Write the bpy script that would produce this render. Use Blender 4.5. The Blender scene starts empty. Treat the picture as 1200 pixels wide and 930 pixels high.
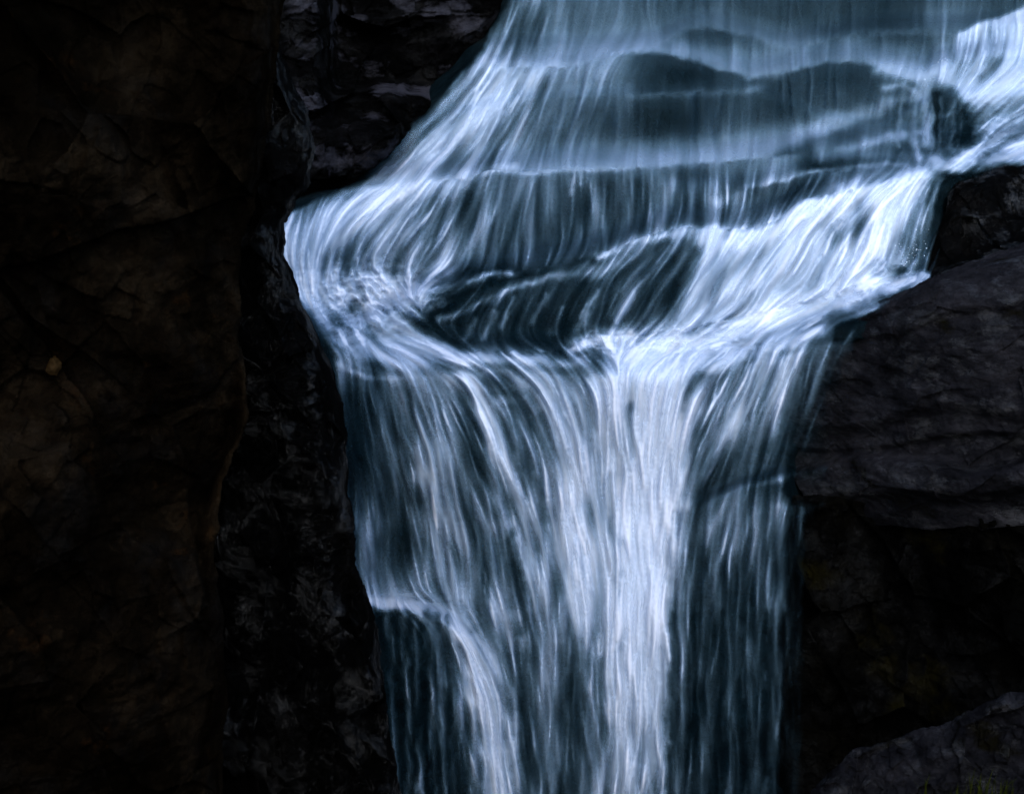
import bpy, math, random
import numpy as np
R = math.radians
scene = bpy.context.scene
col = scene.collection

# ------------------------------------------------------------------ camera
CAM_Z, PITCH, FPX = 6.2, R(12.0), 1800.0
cam_d = bpy.data.cameras.new('camera')
cam_d.sensor_width = 36.0
cam_d.lens = FPX / 1200.0 * 36.0
cam_d.clip_start = 0.05
cam_d.clip_end = 2000
cam = bpy.data.objects.new('camera', cam_d)
cam.location = (0, 0, CAM_Z)
cam.rotation_euler = (R(90) - PITCH, 0, 0)
col.objects.link(cam)
scene.camera = cam

# ------------------------------------------------------------------ world, sun, exposure
SUN_EL, SUN_AZ = R(33), R(4)          # azimuth measured from -Y (towards the camera) to +X
sun_dir = (math.cos(SUN_EL) * math.sin(SUN_AZ), -math.cos(SUN_EL) * math.cos(SUN_AZ), math.sin(SUN_EL))
world = bpy.data.worlds.new('World')
scene.world = world
world.use_nodes = True
nt = world.node_tree
nt.nodes.clear()
sky = nt.nodes.new('ShaderNodeTexSky')
sky.sky_type = 'NISHITA'
sky.sun_disc = False
sky.sun_elevation = SUN_EL
sky.sun_rotation = math.pi - SUN_AZ
sky.air_density = 1.0
sky.dust_density = 0.6
sky.ozone_density = 1.5
bg = nt.nodes.new('ShaderNodeBackground')
bg.inputs['Strength'].default_value = 0.14
wo = nt.nodes.new('ShaderNodeOutputWorld')
nt.links.new(sky.outputs[0], bg.inputs['Color'])
nt.links.new(bg.outputs[0], wo.inputs['Surface'])
from mathutils import Vector
sd = bpy.data.lights.new('sun', 'SUN')
sd.energy = 1.15
sd.angle = R(60)
sd.color = (1.0, 0.98, 0.96)
sun = bpy.data.objects.new('sun', sd)
sun.rotation_euler = Vector(sun_dir).to_track_quat('Z', 'Y').to_euler()
sun.location = (0, 5, 30)
col.objects.link(sun)
scene.view_settings.view_transform = 'Standard'
scene.view_settings.look = 'None'
scene.view_settings.exposure = 1.57
scene.view_settings.gamma = 1.0
scene.view_settings.use_curve_mapping = False
scene.render.engine = 'CYCLES'
scene.cycles.max_bounces = 6
scene.cycles.diffuse_bounces = 3
scene.cycles.glossy_bounces = 2
scene.cycles.transmission_bounces = 3
scene.cycles.transparent_max_bounces = 16
scene.cycles.caustics_reflective = False
scene.cycles.caustics_refractive = False
scene.cycles.use_denoising = True

# ------------------------------------------------------------------ helpers: noise
def _hash(ix, iy, iz, seed):
    h = (ix.astype(np.uint32) * np.uint32(374761393) + iy.astype(np.uint32) * np.uint32(668265263)
         + iz.astype(np.uint32) * np.uint32(2147483647 - 58) + np.uint32(seed * 974711 + 17))
    h = (h ^ (h >> np.uint32(13))) * np.uint32(1274126177)
    h = (h ^ (h >> np.uint32(16))) * np.uint32(2246822519)
    return h ^ (h >> np.uint32(15))

def vnoise(x, y, z=None, seed=0):
    """smooth noise in about -1..1"""
    if z is None:
        z = np.zeros_like(x)
    x0, y0, z0 = np.floor(x), np.floor(y), np.floor(z)
    fx, fy, fz = x - x0, y - y0, z - z0
    ix, iy, iz = x0.astype(np.int64), y0.astype(np.int64), z0.astype(np.int64)
    u, v, w = [f * f * f * (f * (f * 6 - 15) + 10) for f in (fx, fy, fz)]
    out = 0
    for dx in (0, 1):
        for dy in (0, 1):
            for dz in (0, 1):
                h = _hash(ix + dx, iy + dy, iz + dz, seed)
                gx = (h & np.uint32(1023)).astype(np.float64) / 511.5 - 1
                gy = ((h >> np.uint32(10)) & np.uint32(1023)).astype(np.float64) / 511.5 - 1
                gz = ((h >> np.uint32(20)) & np.uint32(1023)).astype(np.float64) / 511.5 - 1
                d = gx * (fx - dx) + gy * (fy - dy) + gz * (fz - dz)
                out = out + d * (u if dx else 1 - u) * (v if dy else 1 - v) * (w if dz else 1 - w)
    return out * 1.5

def fbm(x, y, z=None, seed=0, oct=4, gain=0.5, lac=2.03):
    a, s, t = 1.0, 0.0, 0.0
    for k in range(oct):
        s = s + a * vnoise(x, y, z, seed + 31 * k)
        t += a
        x, y = x * lac + 3.1, y * lac - 1.7
        z = None if z is None else z * lac + 5.3
        a *= gain
    return s / t * 1.6

def ridged(x, y, z=None, seed=0, oct=4):
    a, s, t = 1.0, 0.0, 0.0
    for k in range(oct):
        s = s + a * (1 - np.abs(vnoise(x, y, z, seed + 17 * k)) * 2)
        t += a
        x, y = x * 2.1 + 1.3, y * 2.1 + 4.1
        z = None if z is None else z * 2.1
        a *= 0.5
    return s / t

def facets(x, y, seed=0, tilt=0.6, step=0.35):
    """fractured rock: every cell of a jittered grid is a plane of its own; also returns the distance to the crack"""
    x0, y0 = np.floor(x).astype(np.int64), np.floor(y).astype(np.int64)
    best = np.full(x.shape, 1e9); second = np.full(x.shape, 1e9); val = np.zeros(x.shape)
    zz = np.zeros_like(x0)
    for dx in (-1, 0, 1):
        for dy in (-1, 0, 1):
            cx, cy = x0 + dx, y0 + dy
            h = _hash(cx, cy, zz, seed); h2 = _hash(cx, cy, zz, seed + 7)
            px = cx + 0.5 + 0.85 * ((h & np.uint32(1023)) / 1023.0 - 0.5)
            py = cy + 0.5 + 0.85 * (((h >> np.uint32(10)) & np.uint32(1023)) / 1023.0 - 0.5)
            d = (x - px) ** 2 + (y - py) ** 2
            gx = tilt * ((h2 & np.uint32(1023)) / 511.5 - 1)
            gy = tilt * (((h2 >> np.uint32(10)) & np.uint32(1023)) / 511.5 - 1)
            o = step * (((h2 >> np.uint32(20)) & np.uint32(1023)) / 511.5 - 1)
            v = o + gx * (x - px) + gy * (y - py)
            m = d < best
            second = np.where(m, best, np.minimum(second, d))
            val = np.where(m, v, val)
            best = np.where(m, d, best)
    return val, np.sqrt(second) - np.sqrt(best)

def sstep(a, b, x):
    t = np.clip((x - a) / (b - a), 0, 1)
    return t * t * (3 - 2 * t)

def blur(a, s):
    """gaussian blur of an array, along both axes"""
    n = int(3 * s) + 1
    k = np.exp(-0.5 * (np.arange(-n, n + 1) / s) ** 2); k /= k.sum()
    for ax in (0, 1):
        p = np.pad(a, [(n, n) if i == ax else (0, 0) for i in (0, 1)], mode='edge')
        o = np.zeros_like(a)
        for i, w in enumerate(k):
            o += w * (p[i:i + a.shape[0], :] if ax == 0 else p[:, i:i + a.shape[1]])
        a = o
    return a

# ------------------------------------------------------------------ helpers: geometry
CP, SP = math.cos(PITCH), math.sin(PITCH)
def at(px, py, Y):
    """the point of the place that stands Y metres down the gorge and is sighted at px, py of the survey photograph"""
    u, v = (px - 600.0) / FPX, (465.0 - py) / FPX
    dy, dz = CP + v * SP, -SP + v * CP
    t = Y / dy
    return u * t, Y + 0 * u, CAM_Z + dz * t

def curve(pts):
    """smooth curve y(x) through points"""
    p = np.array(sorted(pts), float)
    xs = np.arange(p[0, 0] - 200, p[-1, 0] + 200, 2.0)
    ys = np.interp(xs, p[:, 0], p[:, 1])
    n = 6
    k = np.hanning(2 * n + 3)[1:-1]; k /= k.sum()
    ys = np.convolve(np.pad(ys, n, mode='edge'), k, mode='valid')
    return lambda x: np.interp(x, xs, ys)

def grid_mesh(name, P, keep, attrs=None, mat=None, smooth=True, label=None, cat=None, kind=None, group=None, normals=None):
    """P: (H, W, 3) points; keep: (H-1, W-1) cells to build"""
    H, W, _ = P.shape
    used = np.zeros((H, W), bool)
    used[:-1, :-1] |= keep; used[1:, :-1] |= keep; used[:-1, 1:] |= keep; used[1:, 1:] |= keep
    idx = np.full((H, W), -1, np.int64)
    idx[used] = np.arange(used.sum())
    q = np.stack([idx[1:, :-1][keep], idx[1:, 1:][keep], idx[:-1, 1:][keep], idx[:-1, :-1][keep]], 1)
    return raw_mesh(name, P[used], q, {k: v[used] for k, v in (attrs or {}).items()}, mat, smooth, label, cat, kind, group,
                    normals[used] if normals is not None else None)

def raw_mesh(name, verts, quads, attrs=None, mat=None, smooth=True, label=None, cat=None, kind=None, group=None, normals=None, parent=None):
    me = bpy.data.meshes.new(name)
    nv, nq = len(verts), len(quads)
    me.vertices.add(nv)
    me.vertices.foreach_set('co', np.ascontiguousarray(verts, np.float32).ravel())
    me.loops.add(nq * 4)
    me.loops.foreach_set('vertex_index', np.ascontiguousarray(quads, np.int32).ravel())
    me.polygons.add(nq)
    me.polygons.foreach_set('loop_start', np.arange(0, nq * 4, 4, dtype=np.int32))
    me.polygons.foreach_set('use_smooth', np.full(nq, smooth, bool))
    for k, v in (attrs or {}).items():
        a = me.attributes.new(k, 'FLOAT', 'POINT')
        a.data.foreach_set('value', np.ascontiguousarray(v, np.float32).ravel())
    me.update(calc_edges=True)
    if normals is not None:
        me.normals_split_custom_set_from_vertices(np.ascontiguousarray(normals, np.float32).tolist())
    if mat:
        me.materials.append(mat)
    o = bpy.data.objects.new(name, me)
    col.objects.link(o)
    if parent: o.parent = parent
    if label: o['label'] = label
    if cat: o['category'] = cat
    if kind: o['kind'] = kind
    if group: o['group'] = group
    return o

# ------------------------------------------------------------------ materials
def new_mat(name):
    m = bpy.data.materials.new(name)
    m.use_nodes = True
    t = m.node_tree
    t.nodes.clear()
    out = t.nodes.new('ShaderNodeOutputMaterial')
    return m, t, out

def ramp(t, src, stops):
    r = t.nodes.new('ShaderNodeValToRGB')
    while len(r.color_ramp.elements) < len(stops):
        r.color_ramp.elements.new(0.5)
    for e, (p, c) in zip(r.color_ramp.elements, stops):
        e.position = p
        e.color = (c[0], c[1], c[2], 1) if not isinstance(c, (int, float)) else (c, c, c, 1)
    t.links.new(src, r.inputs[0])
    return r.outputs[0]

def rock_mat(name, cols, rough=(0.35, 0.7), bump=0.03, scale=1.0, spec=0.5, stretch=(1, 1, 1), patch=None):
    """cols: dark, mid, light; patch: (colour, scale, low, high)"""
    m, t, out = new_mat(name)
    N, L = t.nodes, t.links
    tc = N.new('ShaderNodeTexCoord')
    mp = N.new('ShaderNodeMapping'); mp.inputs['Scale'].default_value = stretch
    L.new(tc.outputs['Object'], mp.inputs['Vector'])
    def noise(s, d, r=0.6, dist=0.0):
        n = N.new('ShaderNodeTexNoise')
        n.inputs['Scale'].default_value = s * scale; n.inputs['Detail'].default_value = d
        n.inputs['Roughness'].default_value = r; n.inputs['Distortion'].default_value = dist
        L.new(mp.outputs[0], n.inputs['Vector'])
        return n.outputs['Fac']
    n1 = noise(1.3, 8, 0.65, 0.4)
    n2 = noise(9.0, 8, 0.7)
    n3 = noise(45.0, 4, 0.65)
    c = ramp(t, n1, [(0.32, cols[0]), (0.5, cols[1]), (0.72, cols[2])])
    c2 = ramp(t, n2, [(0.3, 0.45), (0.55, 1.0), (0.75, 1.5)])
    mx = N.new('ShaderNodeMix'); mx.data_type = 'RGBA'; mx.blend_type = 'MULTIPLY'; mx.inputs[0].default_value = 1
    L.new(c, mx.inputs[6]); L.new(c2, mx.inputs[7])
    colour = mx.outputs[2]
    if patch:
        pn = noise(patch[1], 5, 0.6)
        pf = ramp(t, pn, [(patch[2], 0.0), (patch[3], 1.0)])
        m2 = N.new('ShaderNodeMix'); m2.data_type = 'RGBA'
        L.new(pf, m2.inputs[0]); L.new(colour, m2.inputs[6]); m2.inputs[7].default_value = (*patch[0], 1)
        colour = m2.outputs[2]
    rr = ramp(t, noise(4.0, 6, 0.6), [(0.35, rough[0]), (0.65, rough[1])])
    # bump: cracks, grain
    v = N.new('ShaderNodeTexVoronoi'); v.feature = 'DISTANCE_TO_EDGE'; v.inputs['Scale'].default_value = 4.5 * scale
    wv = N.new('ShaderNodeMix'); wv.data_type = 'RGBA'; wv.inputs[0].default_value = 0.25
    nn = N.new('ShaderNodeTexNoise'); nn.inputs['Scale'].default_value = 3 * scale; nn.inputs['Detail'].default_value = 5
    L.new(mp.outputs[0], nn.inputs['Vector']); L.new(mp.outputs[0], wv.inputs[6]); L.new(nn.outputs['Color'], wv.inputs[7])
    L.new(wv.outputs[2], v.inputs['Vector'])
    vc = ramp(t, v.outputs['Distance'], [(0.0, 0.0), (0.06, 1.0)])
    def bmp(src, dist, prev=None):
        b = N.new('ShaderNodeBump'); b.inputs['Strength'].default_value = 1.0
        b.inputs['Distance'].default_value = dist
        L.new(src, b.inputs['Height'])
        if prev: L.new(prev, b.inputs['Normal'])
        return b.outputs[0]
    nb = bmp(n2, bump * 3.0)
    nb = bmp(vc, bump * 0.07, nb)
    nb = bmp(n3, bump * 0.6, nb)
    p = N.new('ShaderNodeBsdfDiffuse'); p.inputs['Roughness'].default_value = 0.5
    L.new(colour, p.inputs['Color']); L.new(nb, p.inputs['Normal'])
    g = N.new('ShaderNodeBsdfGlossy'); L.new(rr, g.inputs['Roughness']); L.new(nb, g.inputs['Normal'])
    wet = ramp(t, noise(2.3, 6, 0.7), [(0.50, spec * .05), (0.66, spec)])
    ms = N.new('ShaderNodeMixShader')
    L.new(wet, ms.inputs[0]); L.new(p.outputs[0], ms.inputs[1]); L.new(g.outputs[0], ms.inputs[2])
    L.new(ms.outputs[0], out.inputs['Surface'])
    return m

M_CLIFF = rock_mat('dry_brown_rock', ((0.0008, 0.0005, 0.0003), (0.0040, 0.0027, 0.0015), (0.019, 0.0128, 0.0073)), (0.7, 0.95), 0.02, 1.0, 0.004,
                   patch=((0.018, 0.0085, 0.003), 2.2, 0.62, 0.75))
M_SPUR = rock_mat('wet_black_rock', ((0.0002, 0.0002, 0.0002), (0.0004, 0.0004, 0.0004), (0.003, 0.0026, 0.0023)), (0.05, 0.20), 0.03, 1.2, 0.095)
M_BED = rock_mat('wet_teal_rock', ((0.0012, 0.0030, 0.0042), (0.0028, 0.0068, 0.0090), (0.0060, 0.0095, 0.0110)), (0.35, 0.7), 0.02, 1.0, 0.004)
M_SLAB = rock_mat('grey_slab_rock', ((0.0025, 0.0025, 0.0030), (0.0085, 0.0085, 0.0105), (0.022, 0.021, 0.0245)), (0.18, 0.45), 0.016, 1.6, 0.05, (1, 1, 2.2),
                  patch=((0.003, 0.0026, 0.001), 1.6, 0.60, 0.70))  # greys spread wide, painting a streaky sheen into the rock colour
M_BACK = rock_mat('back_wall_rock', ((0.0003, 0.0003, 0.0003), (0.0012, 0.0012, 0.0013), (0.005, 0.0047, 0.0052)), (0.3, 0.6), 0.02, 0.9, 0.012, (1, 1, 1.8),
                  patch=((0.021, 0.021, 0.027), 1.5, 0.54, 0.62))  # pale patches paint the light on the ledges into the colour

def water_mat():
    m, t, out = new_mat('falling_water')
    N, L = t.nodes, t.links
    a = N.new('ShaderNodeAttribute'); a.attribute_name = 'foam'
    f = N.new('ShaderNodeAttribute'); f.attribute_name = 'film'
    foam = N.new('ShaderNodeBsdfDiffuse')
    fc = ramp(t, a.outputs['Fac'], [(0.0, (0.26, 0.50, 0.66)), (0.25, (0.44, 0.60, 0.81)), (0.8, (0.78, 0.82, 0.92))])
    L.new(fc, foam.inputs['Color'])
    tl = N.new('ShaderNodeBsdfTranslucent'); L.new(fc, tl.inputs['Color'])
    fm = N.new('ShaderNodeMixShader'); fm.inputs[0].default_value = 0.25
    L.new(foam.outputs[0], fm.inputs[1]); L.new(tl.outputs[0], fm.inputs[2])
    # clear running film over the rock
    clear = N.new('ShaderNodeBsdfTransparent')
    cc = N.new('ShaderNodeMix'); cc.data_type = 'RGBA'
    cc.inputs[6].default_value = (1, 1, 1, 1); cc.inputs[7].default_value = (0.70, 0.88, 0.93, 1)
    L.new(f.outputs['Fac'], cc.inputs[0]); L.new(cc.outputs[2], clear.inputs['Color'])
    film = clear
    mx = N.new('ShaderNodeMixShader')
    L.new(a.outputs['Fac'], mx.inputs[0]); L.new(film.outputs[0], mx.inputs[1]); L.new(fm.outputs[0], mx.inputs[2])
    L.new(mx.outputs[0], out.inputs['Surface'])
    return m
M_WATER = water_mat()

# ------------------------------------------------------------------ the stepped bedrock of the fall: crests of its steps
C_BUMP1 = curve([(600, 60), (700, 62), (750, 58), (775, 54), (798, 39), (825, 33), (856, 39), (895, 50), (926, 58), (1000, 40), (1060, 36), (1120, 36), (1200, 30), (1260, 30)])
C_A = curve([(400, 130), (494, 118), (552, 84), (610, 78), (664, 80), (706, 70), (735, 63), (779, 64), (810, 72), (845, 84), (880, 92), (934, 82), (965, 74), (995, 73),
             (1034, 79), (1080, 88), (1120, 75), (1160, 66), (1200, 68), (1260, 70)])
C_MID = curve([(400, 170), (600, 120), (752, 113), (883, 106), (960, 140), (1030, 150), (1075, 128), (1130, 110), (1260, 120)])
C_B = curve([(300, 262), (342, 246), (377, 234), (420, 222), (459, 215), (517, 211), (551, 210), (579, 198), (610, 204), (648, 199), (672, 197), (760, 198), (830, 192),
             (895, 186), (960, 176), (1040, 170), (1100, 172), (1200, 170), (1260, 170)])
C_E = curve([(300, 300), (600, 300), (740, 232), (830, 225), (890, 222), (941, 206), (972, 200), (1050, 195), (1120, 190), (1260, 180)])
C_F = curve([(300, 400), (420, 390), (494, 348), (548, 330), (594, 322), (648, 311), (672, 306), (695, 299), (726, 291), (745, 281), (775, 271), (806, 267), (879, 269), (910, 259),
             (941, 236), (1011, 220), (1069, 205), (1110, 196), (1260, 190)])
C_POOL = curve([(300, 330), (380, 322), (440, 330), (500, 400), (552, 410), (606, 412), (649, 413), (676, 400), (707, 392), (740, 394), (800, 385), (895, 366), (990, 345), (1075, 325), (1150, 300), (1260, 280)])
C_G = curve([(300, 380), (380, 400), (417, 424), (448, 438), (486, 440), (540, 432), (600, 430), (660, 434), (700, 440), (750, 445), (800, 442), (860, 432), (906, 418), (957, 405), (1011, 385), (1080, 350), (1260, 300)])
C_I = curve([(800, 600), (845, 584), (875, 570), (926, 558), (972, 546), (1011, 540), (1080, 548), (1140, 560), (1260, 540)])
C_J = curve([(380, 690), (420, 700), (438, 703), (485, 705), (527, 720), (554, 738), (574, 772), (589, 812), (600, 900), (605, 1000)])

def depth(px, py):
    """metres down the gorge of the bedrock"""
    Y = 10.4 + (980 - py) * 0.00115
    wob = 5 * vnoise(px / 40, py / 40, seed=3)
    def step(c, J, w, x0=None, x1=None, sx=40):
        g = 1.0
        if x0 is not None: g = g * sstep(x0 - sx, x0 + sx, px)
        if x1 is not None: g = g * (1 - sstep(x1 - sx, x1 + sx, px))
        return J * g * 0.5 * (1 - np.tanh((py - c(px) + w * 0.9 + wob * 0.4) / (w * .62)))
    Y = Y + step(C_G, 0.75, 26)
    Y = Y + step(C_F, 0.75, 16)
    Y = Y + step(C_E, 0.35, 14, 800, None)
    Y = Y + step(C_B, 0.75, 16)
    Y = Y + step(C_MID, 0.12, 8)
    Y = Y + step(C_A, 0.6, 14)
    Y = Y + step(C_BUMP1, 0.5, 12)
    Y = Y + step(C_I, 0.35, 9, 830, None, 30)
    # side fall ledge at lower left
    Y = Y - 0.35 * sstep(610, 470, px) * sstep(-8, 14, py - C_J(px))
    # funnel: recessed in the middle, flanks come forward
    low = sstep(380, 620, py)
    Y = Y + low * 0.35 * np.exp(-((px - 730) / 110.0) ** 2)
    Y = Y - 1.0 * sstep(880, 1250, px) * sstep(150, 420, py)
    Y = Y - 0.9 * sstep(470, 330, px) * sstep(150, 300, py)
    # bulges
    for cx, cy, rx, ry, h in ((640, 360, 150, 60, 0.25), (770, 110, 95, 60, 0.25), (990, 105, 70, 45, 0.22), (1112, 140, 28, 42, 0.22),
                              (560, 270, 120, 60, 0.15), (860, 330, 120, 70, 0.15), (480, 650, 60, 70, -0.12), (560, 530, 90, 70, 0.12)):
        Y = Y - h * np.exp(-((px - cx) / rx) ** 2 - ((py - cy) / ry) ** 2)
    return Y

# ------------------------------------------------------------------ how the water runs: foam density and flow, surveyed on the front of the fall
ST = 1.0
gx = np.arange(318, 1262, ST); gy = np.arange(-60, 1010, ST)
PX, PY = np.meshgrid(gx, gy)
HH, WW = PX.shape

# flow directions: (x, y, dx, dy, reach)
FLOW = [(640, 20, -.25, 1, 60), (560, 60, -.5, .85, 50), (520, 120, -.62, .8, 45), (600, 130, -.5, .87, 40), (660, 150, -.28, .96, 40), (740, 140, -.1, 1, 50), (480, 180, -.7, .7, 40),
        (850, 20, 0, 1, 80), (1000, 30, 0, 1, 80), (900, 140, -.05, 1, 70), (1000, 150, -.1, 1, 50), (720, 65, -.6, .6, 25),
        (1060, 100, -.5, .7, 30), (1112, 150, .0, 1, 25), (1170, 40, -.1, 1, 40), (1170, 110, -.7, .6, 40), (1130, 180, -.75, .55, 35), (1180, 160, -.9, .35, 30), (1050, 160, -.1, 1, 25),
        (430, 235, -.75, .6, 40), (370, 270, -.3, .95, 30), (400, 290, -.35, .94, 30), (480, 260, -.5, .86, 35), (540, 250, -.4, .9, 35), (600, 270, -.12, 1, 45), (700, 250, 0, 1, 50),
        (355, 320, .15, 1, 30), (850, 230, -.15, 1, 40), (940, 225, -.5, .8, 25), (800, 225, 0, 1, 50),
        (1040, 215, -.8, .55, 30), (960, 250, -.75, .6, 30), (880, 285, -.65, .7, 30), (800, 290, -.6, .75, 30), (1050, 270, -.3, .95, 30), (980, 300, -.38, .92, 35), (900, 330, -.42, .9, 30), (820, 340, -.42, .9, 30),
        (1090, 250, -.25, .97, 25), (740, 300, -.75, .6, 25), (720, 350, -.45, .88, 30), (640, 350, -.4, .9, 35), (570, 360, -.5, .85, 35), (530, 345, -.85, .5, 25), (680, 310, -.85, .45, 22),
        (1020, 350, -.93, .35, 30), (930, 370, -.93, .33, 30), (840, 395, -.93, .35, 30), (760, 415, -.75, .6, 25),
        (420, 360, .6, .75, 35), (390, 380, .5, .85, 30), (470, 400, .9, .4, 30), (540, 418, .95, .3, 30), (620, 425, .9, .4, 30), (690, 425, .7, .7, 25),
        (420, 470, .1, 1, 40), (480, 480, .3, .95, 40), (560, 470, .45, .9, 40), (640, 470, .45, .9, 40), (500, 560, .22, .97, 50), (590, 560, .3, .95, 50), (660, 560, .25, .97, 50),
        (720, 500, .08, 1, 40), (760, 480, -.15, 1, 40), (740, 600, 0, 1, 60), (830, 470, -.4, .9, 40), (900, 450, -.35, .93, 40), (960, 440, -.3, .95, 40), (850, 540, -.38, .92, 40), (920, 520, -.3, .95, 40),
        (820, 620, -.25, .97, 40), (900, 600, -.12, 1, 50), (780, 700, -.05, 1, 60), (850, 750, -.08, 1, 70), (930, 750, 0, 1, 70), (900, 900, 0, 1, 80),
        (430, 620, .12, 1, 40), (520, 670, .12, 1, 50), (640, 680, .18, .98, 60), (700, 780, .03, 1, 60), (640, 860, .1, 1, 60), (745, 880, -.03, 1, 80),
        (500, 715, .85, .4, 22), (545, 740, .6, .8, 22), (570, 790, .35, .94, 25), (590, 870, .18, .98, 35), (480, 800, .08, 1, 50), (520, 880, .1, 1, 50)]
sx_ = np.arange(300, 1290, 10.0); sy_ = np.arange(-80, 1030, 10.0)
SX, SY = np.meshgrid(sx_, sy_)
FU = np.zeros_like(SX); FV = np.zeros_like(SX) + 1e-4; 
for x, y, dx, dy, r in FLOW:
    d2 = ((SX - x) ** 2 + (SY - y) ** 2) / (r * r)
    w = np.exp(-d2 * 0.9) + 0.003 / (1 + d2 * d2)
    n = math.hypot(dx, dy)
    FU += w * dx / n; FV += w * dy / n

def bil(A, fx, fy):
    fx = np.clip(fx, 0, A.shape[1] - 1.001); fy = np.clip(fy, 0, A.shape[0] - 1.001)
    ix, iy = fx.astype(np.int32), fy.astype(np.int32)
    ax, ay = fx - ix, fy - iy
    return (A[iy, ix] * (1 - ax) + A[iy, ix + 1] * ax) * (1 - ay) + (A[iy + 1, ix] * (1 - ax) + A[iy + 1, ix + 1] * ax) * ay

VX = bil(FU, (PX - sx_[0]) / 10, (PY - sy_[0]) / 10)
VY = bil(FV, (PX - sx_[0]) / 10, (PY - sy_[0]) / 10)
nrm = np.hypot(VX, VY); VX /= nrm; VY /= nrm

# --- brushes on a half-resolution survey grid
BS = 2.0
bx = np.arange(310, 1270, BS); by = np.arange(-66, 1016, BS)
BX0, BY0 = np.meshgrid(bx, by)
BX = BX0 + 4.5 * vnoise(BX0 / 26, BY0 / 26, seed=11) + 2.0 * vnoise(BX0 / 9, BY0 / 9, seed=12)
BY = BY0 + 4.0 * vnoise(BX0 / 26, BY0 / 26, seed=13) + 1.6 * vnoise(BX0 / 9, BY0 / 9, seed=14)
def blank(v=0.0): return np.full_like(BX, v)
def lerp_in(A, g, v): A += (v - A) * g

def stroke(A, pts, v, a=1.0, p=2.0):
    """soft brush along a polyline of (x, y, radius)"""
    g = np.zeros_like(BX)
    pts = [tuple(q) for q in pts]
    if len(pts) == 1: pts = pts * 2
    for (x0, y0, r0), (x1, y1, r1) in zip(pts[:-1], pts[1:]):
        dx, dy = x1 - x0, y1 - y0
        L2 = dx * dx + dy * dy
        t = np.clip(((BX - x0) * dx + (BY - y0) * dy) / L2, 0, 1) if L2 else np.zeros_like(BX)
        d = np.hypot(BX - x0 - t * dx, BY - y0 - t * dy) / (r0 + (r1 - r0) * t)
        g = np.maximum(g, np.exp(-d ** p))
    lerp_in(A, g * a, v)

def blob(A, x, y, rx, ry, v, a=1.0, p=2.0, rot=0.0):
    c, s = math.cos(R(rot)), math.sin(R(rot))
    X, Y = BX - x, BY - y
    d = np.sqrt(((X * c + Y * s) / rx) ** 2 + ((-X * s + Y * c) / ry) ** 2)
    lerp_in(A, np.exp(-d ** p) * a, v)

def band(A, x0, x1, top, bot, v0, v1, st=5, sb=10, sx=25, a=1.0, gam=1.0):
    tp = top(BX) if callable(top) else top; bt = bot(BX) if callable(bot) else bot
    t = np.clip((BY - tp) / np.maximum(bt - tp, 4), 0, 1) ** gam
    g = sstep(-st, st, BY - tp) * sstep(sb, -sb, BY - bt) * sstep(x0 - sx, x0 + sx, BX) * sstep(x1 + sx, x1 - sx, BX)
    lerp_in(A, g * a, v0 + (v1 - v0) * t)

def crest(A, c, x0, x1, up, v, a=1.0, down=3, sx=20, lift=0):
    """spray that stands on and just above a crest"""
    d = BY - c(BX) + lift
    g = np.where(d < 0, np.exp(-(d / up) ** 2), np.exp(-(d / down) ** 2)) * sstep(x0 - sx, x0 + sx, BX) * sstep(x1 + sx, x1 - sx, BX)
    lerp_in(A, g * a, v)

D = blank(0.0)      # foam
K = blank(1.0)      # how streaky
T = blank(0.0)      # how turbulent
# ---- veil at the top
band(D, 560, 1300, -80, C_A, .34, .40, 8, 12, 40)
blob(D, 640, 15, 70, 60, .55, .9); blob(D, 600, 55, 40, 30, .52, .8); blob(D, 690, 20, 28, 60, .38, .8); blob(D, 740, 10, 40, 40, .50, .8)
blob(D, 860, -10, 90, 50, .44, .8); blob(D, 960, 10, 60, 40, .33, .9); blob(D, 1060, 15, 60, 45, .31, .9); blob(D, 1130, 5, 30, 30, .38)
crest(D, C_BUMP1, 640, 940, 24, .60, .9, 5)
band(D, 775, 900, C_BUMP1, C_A, .33, .50, 4, 10, 22)
blob(D, 823, 50, 30, 13, .25, .9)
band(D, 1010, 1120, C_BUMP1, C_A, .25, .32, 3, 12, 18)
stroke(D, [(1020, 40, 5), (1060, 37, 4), (1110, 40, 4)], .46, .7)
crest(D, C_A, 540, 880, 24, .70, .9, 5)
crest(D, C_A, 860, 1090, 28, .62, .9, 5)
stroke(D, [(880, 75, 22), (930, 62, 20), (1000, 58, 14)], .52, .7)
# tier A, left fan
band(D, 430, 760, C_A, C_B, .60, .36, 5, 8, 25)
stroke(D, [(640, 88, 14), (600, 105, 22), (560, 135, 26), (520, 165, 28), (478, 192, 24)], .80, .95)
stroke(D, [(560, 85, 12), (530, 112, 16), (490, 155, 16), (462, 185, 16)], .45, .8)
stroke(D, [(640, 95, 10), (600, 150, 22), (575, 190, 22)], .60, .6)
blob(D, 700, 145, 45, 45, .27, .9); blob(D, 660, 170, 30, 22, .32, .7)
# tier A, dark faces
band(D, 735, 905, C_A, 178, .27, .25, 4, 18, 22)
blob(D, 800, 90, 50, 20, .14, .9); blob(D, 790, 145, 45, 30, .14, .9); blob(D, 850, 140, 40, 30, .26, .7)
crest(D, C_MID, 660, 890, 4, .36, .8, 5)
blob(D, 883, 104, 14, 5, .46, .7)
band(D, 905, 1050, C_A, 168, .26, .30, 4, 22, 20)
blob(D, 985, 92, 45, 16, .18, .9); blob(D, 920, 125, 30, 22, .20, .7); blob(D, 980, 130, 35, 18, .24, .7)
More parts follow.
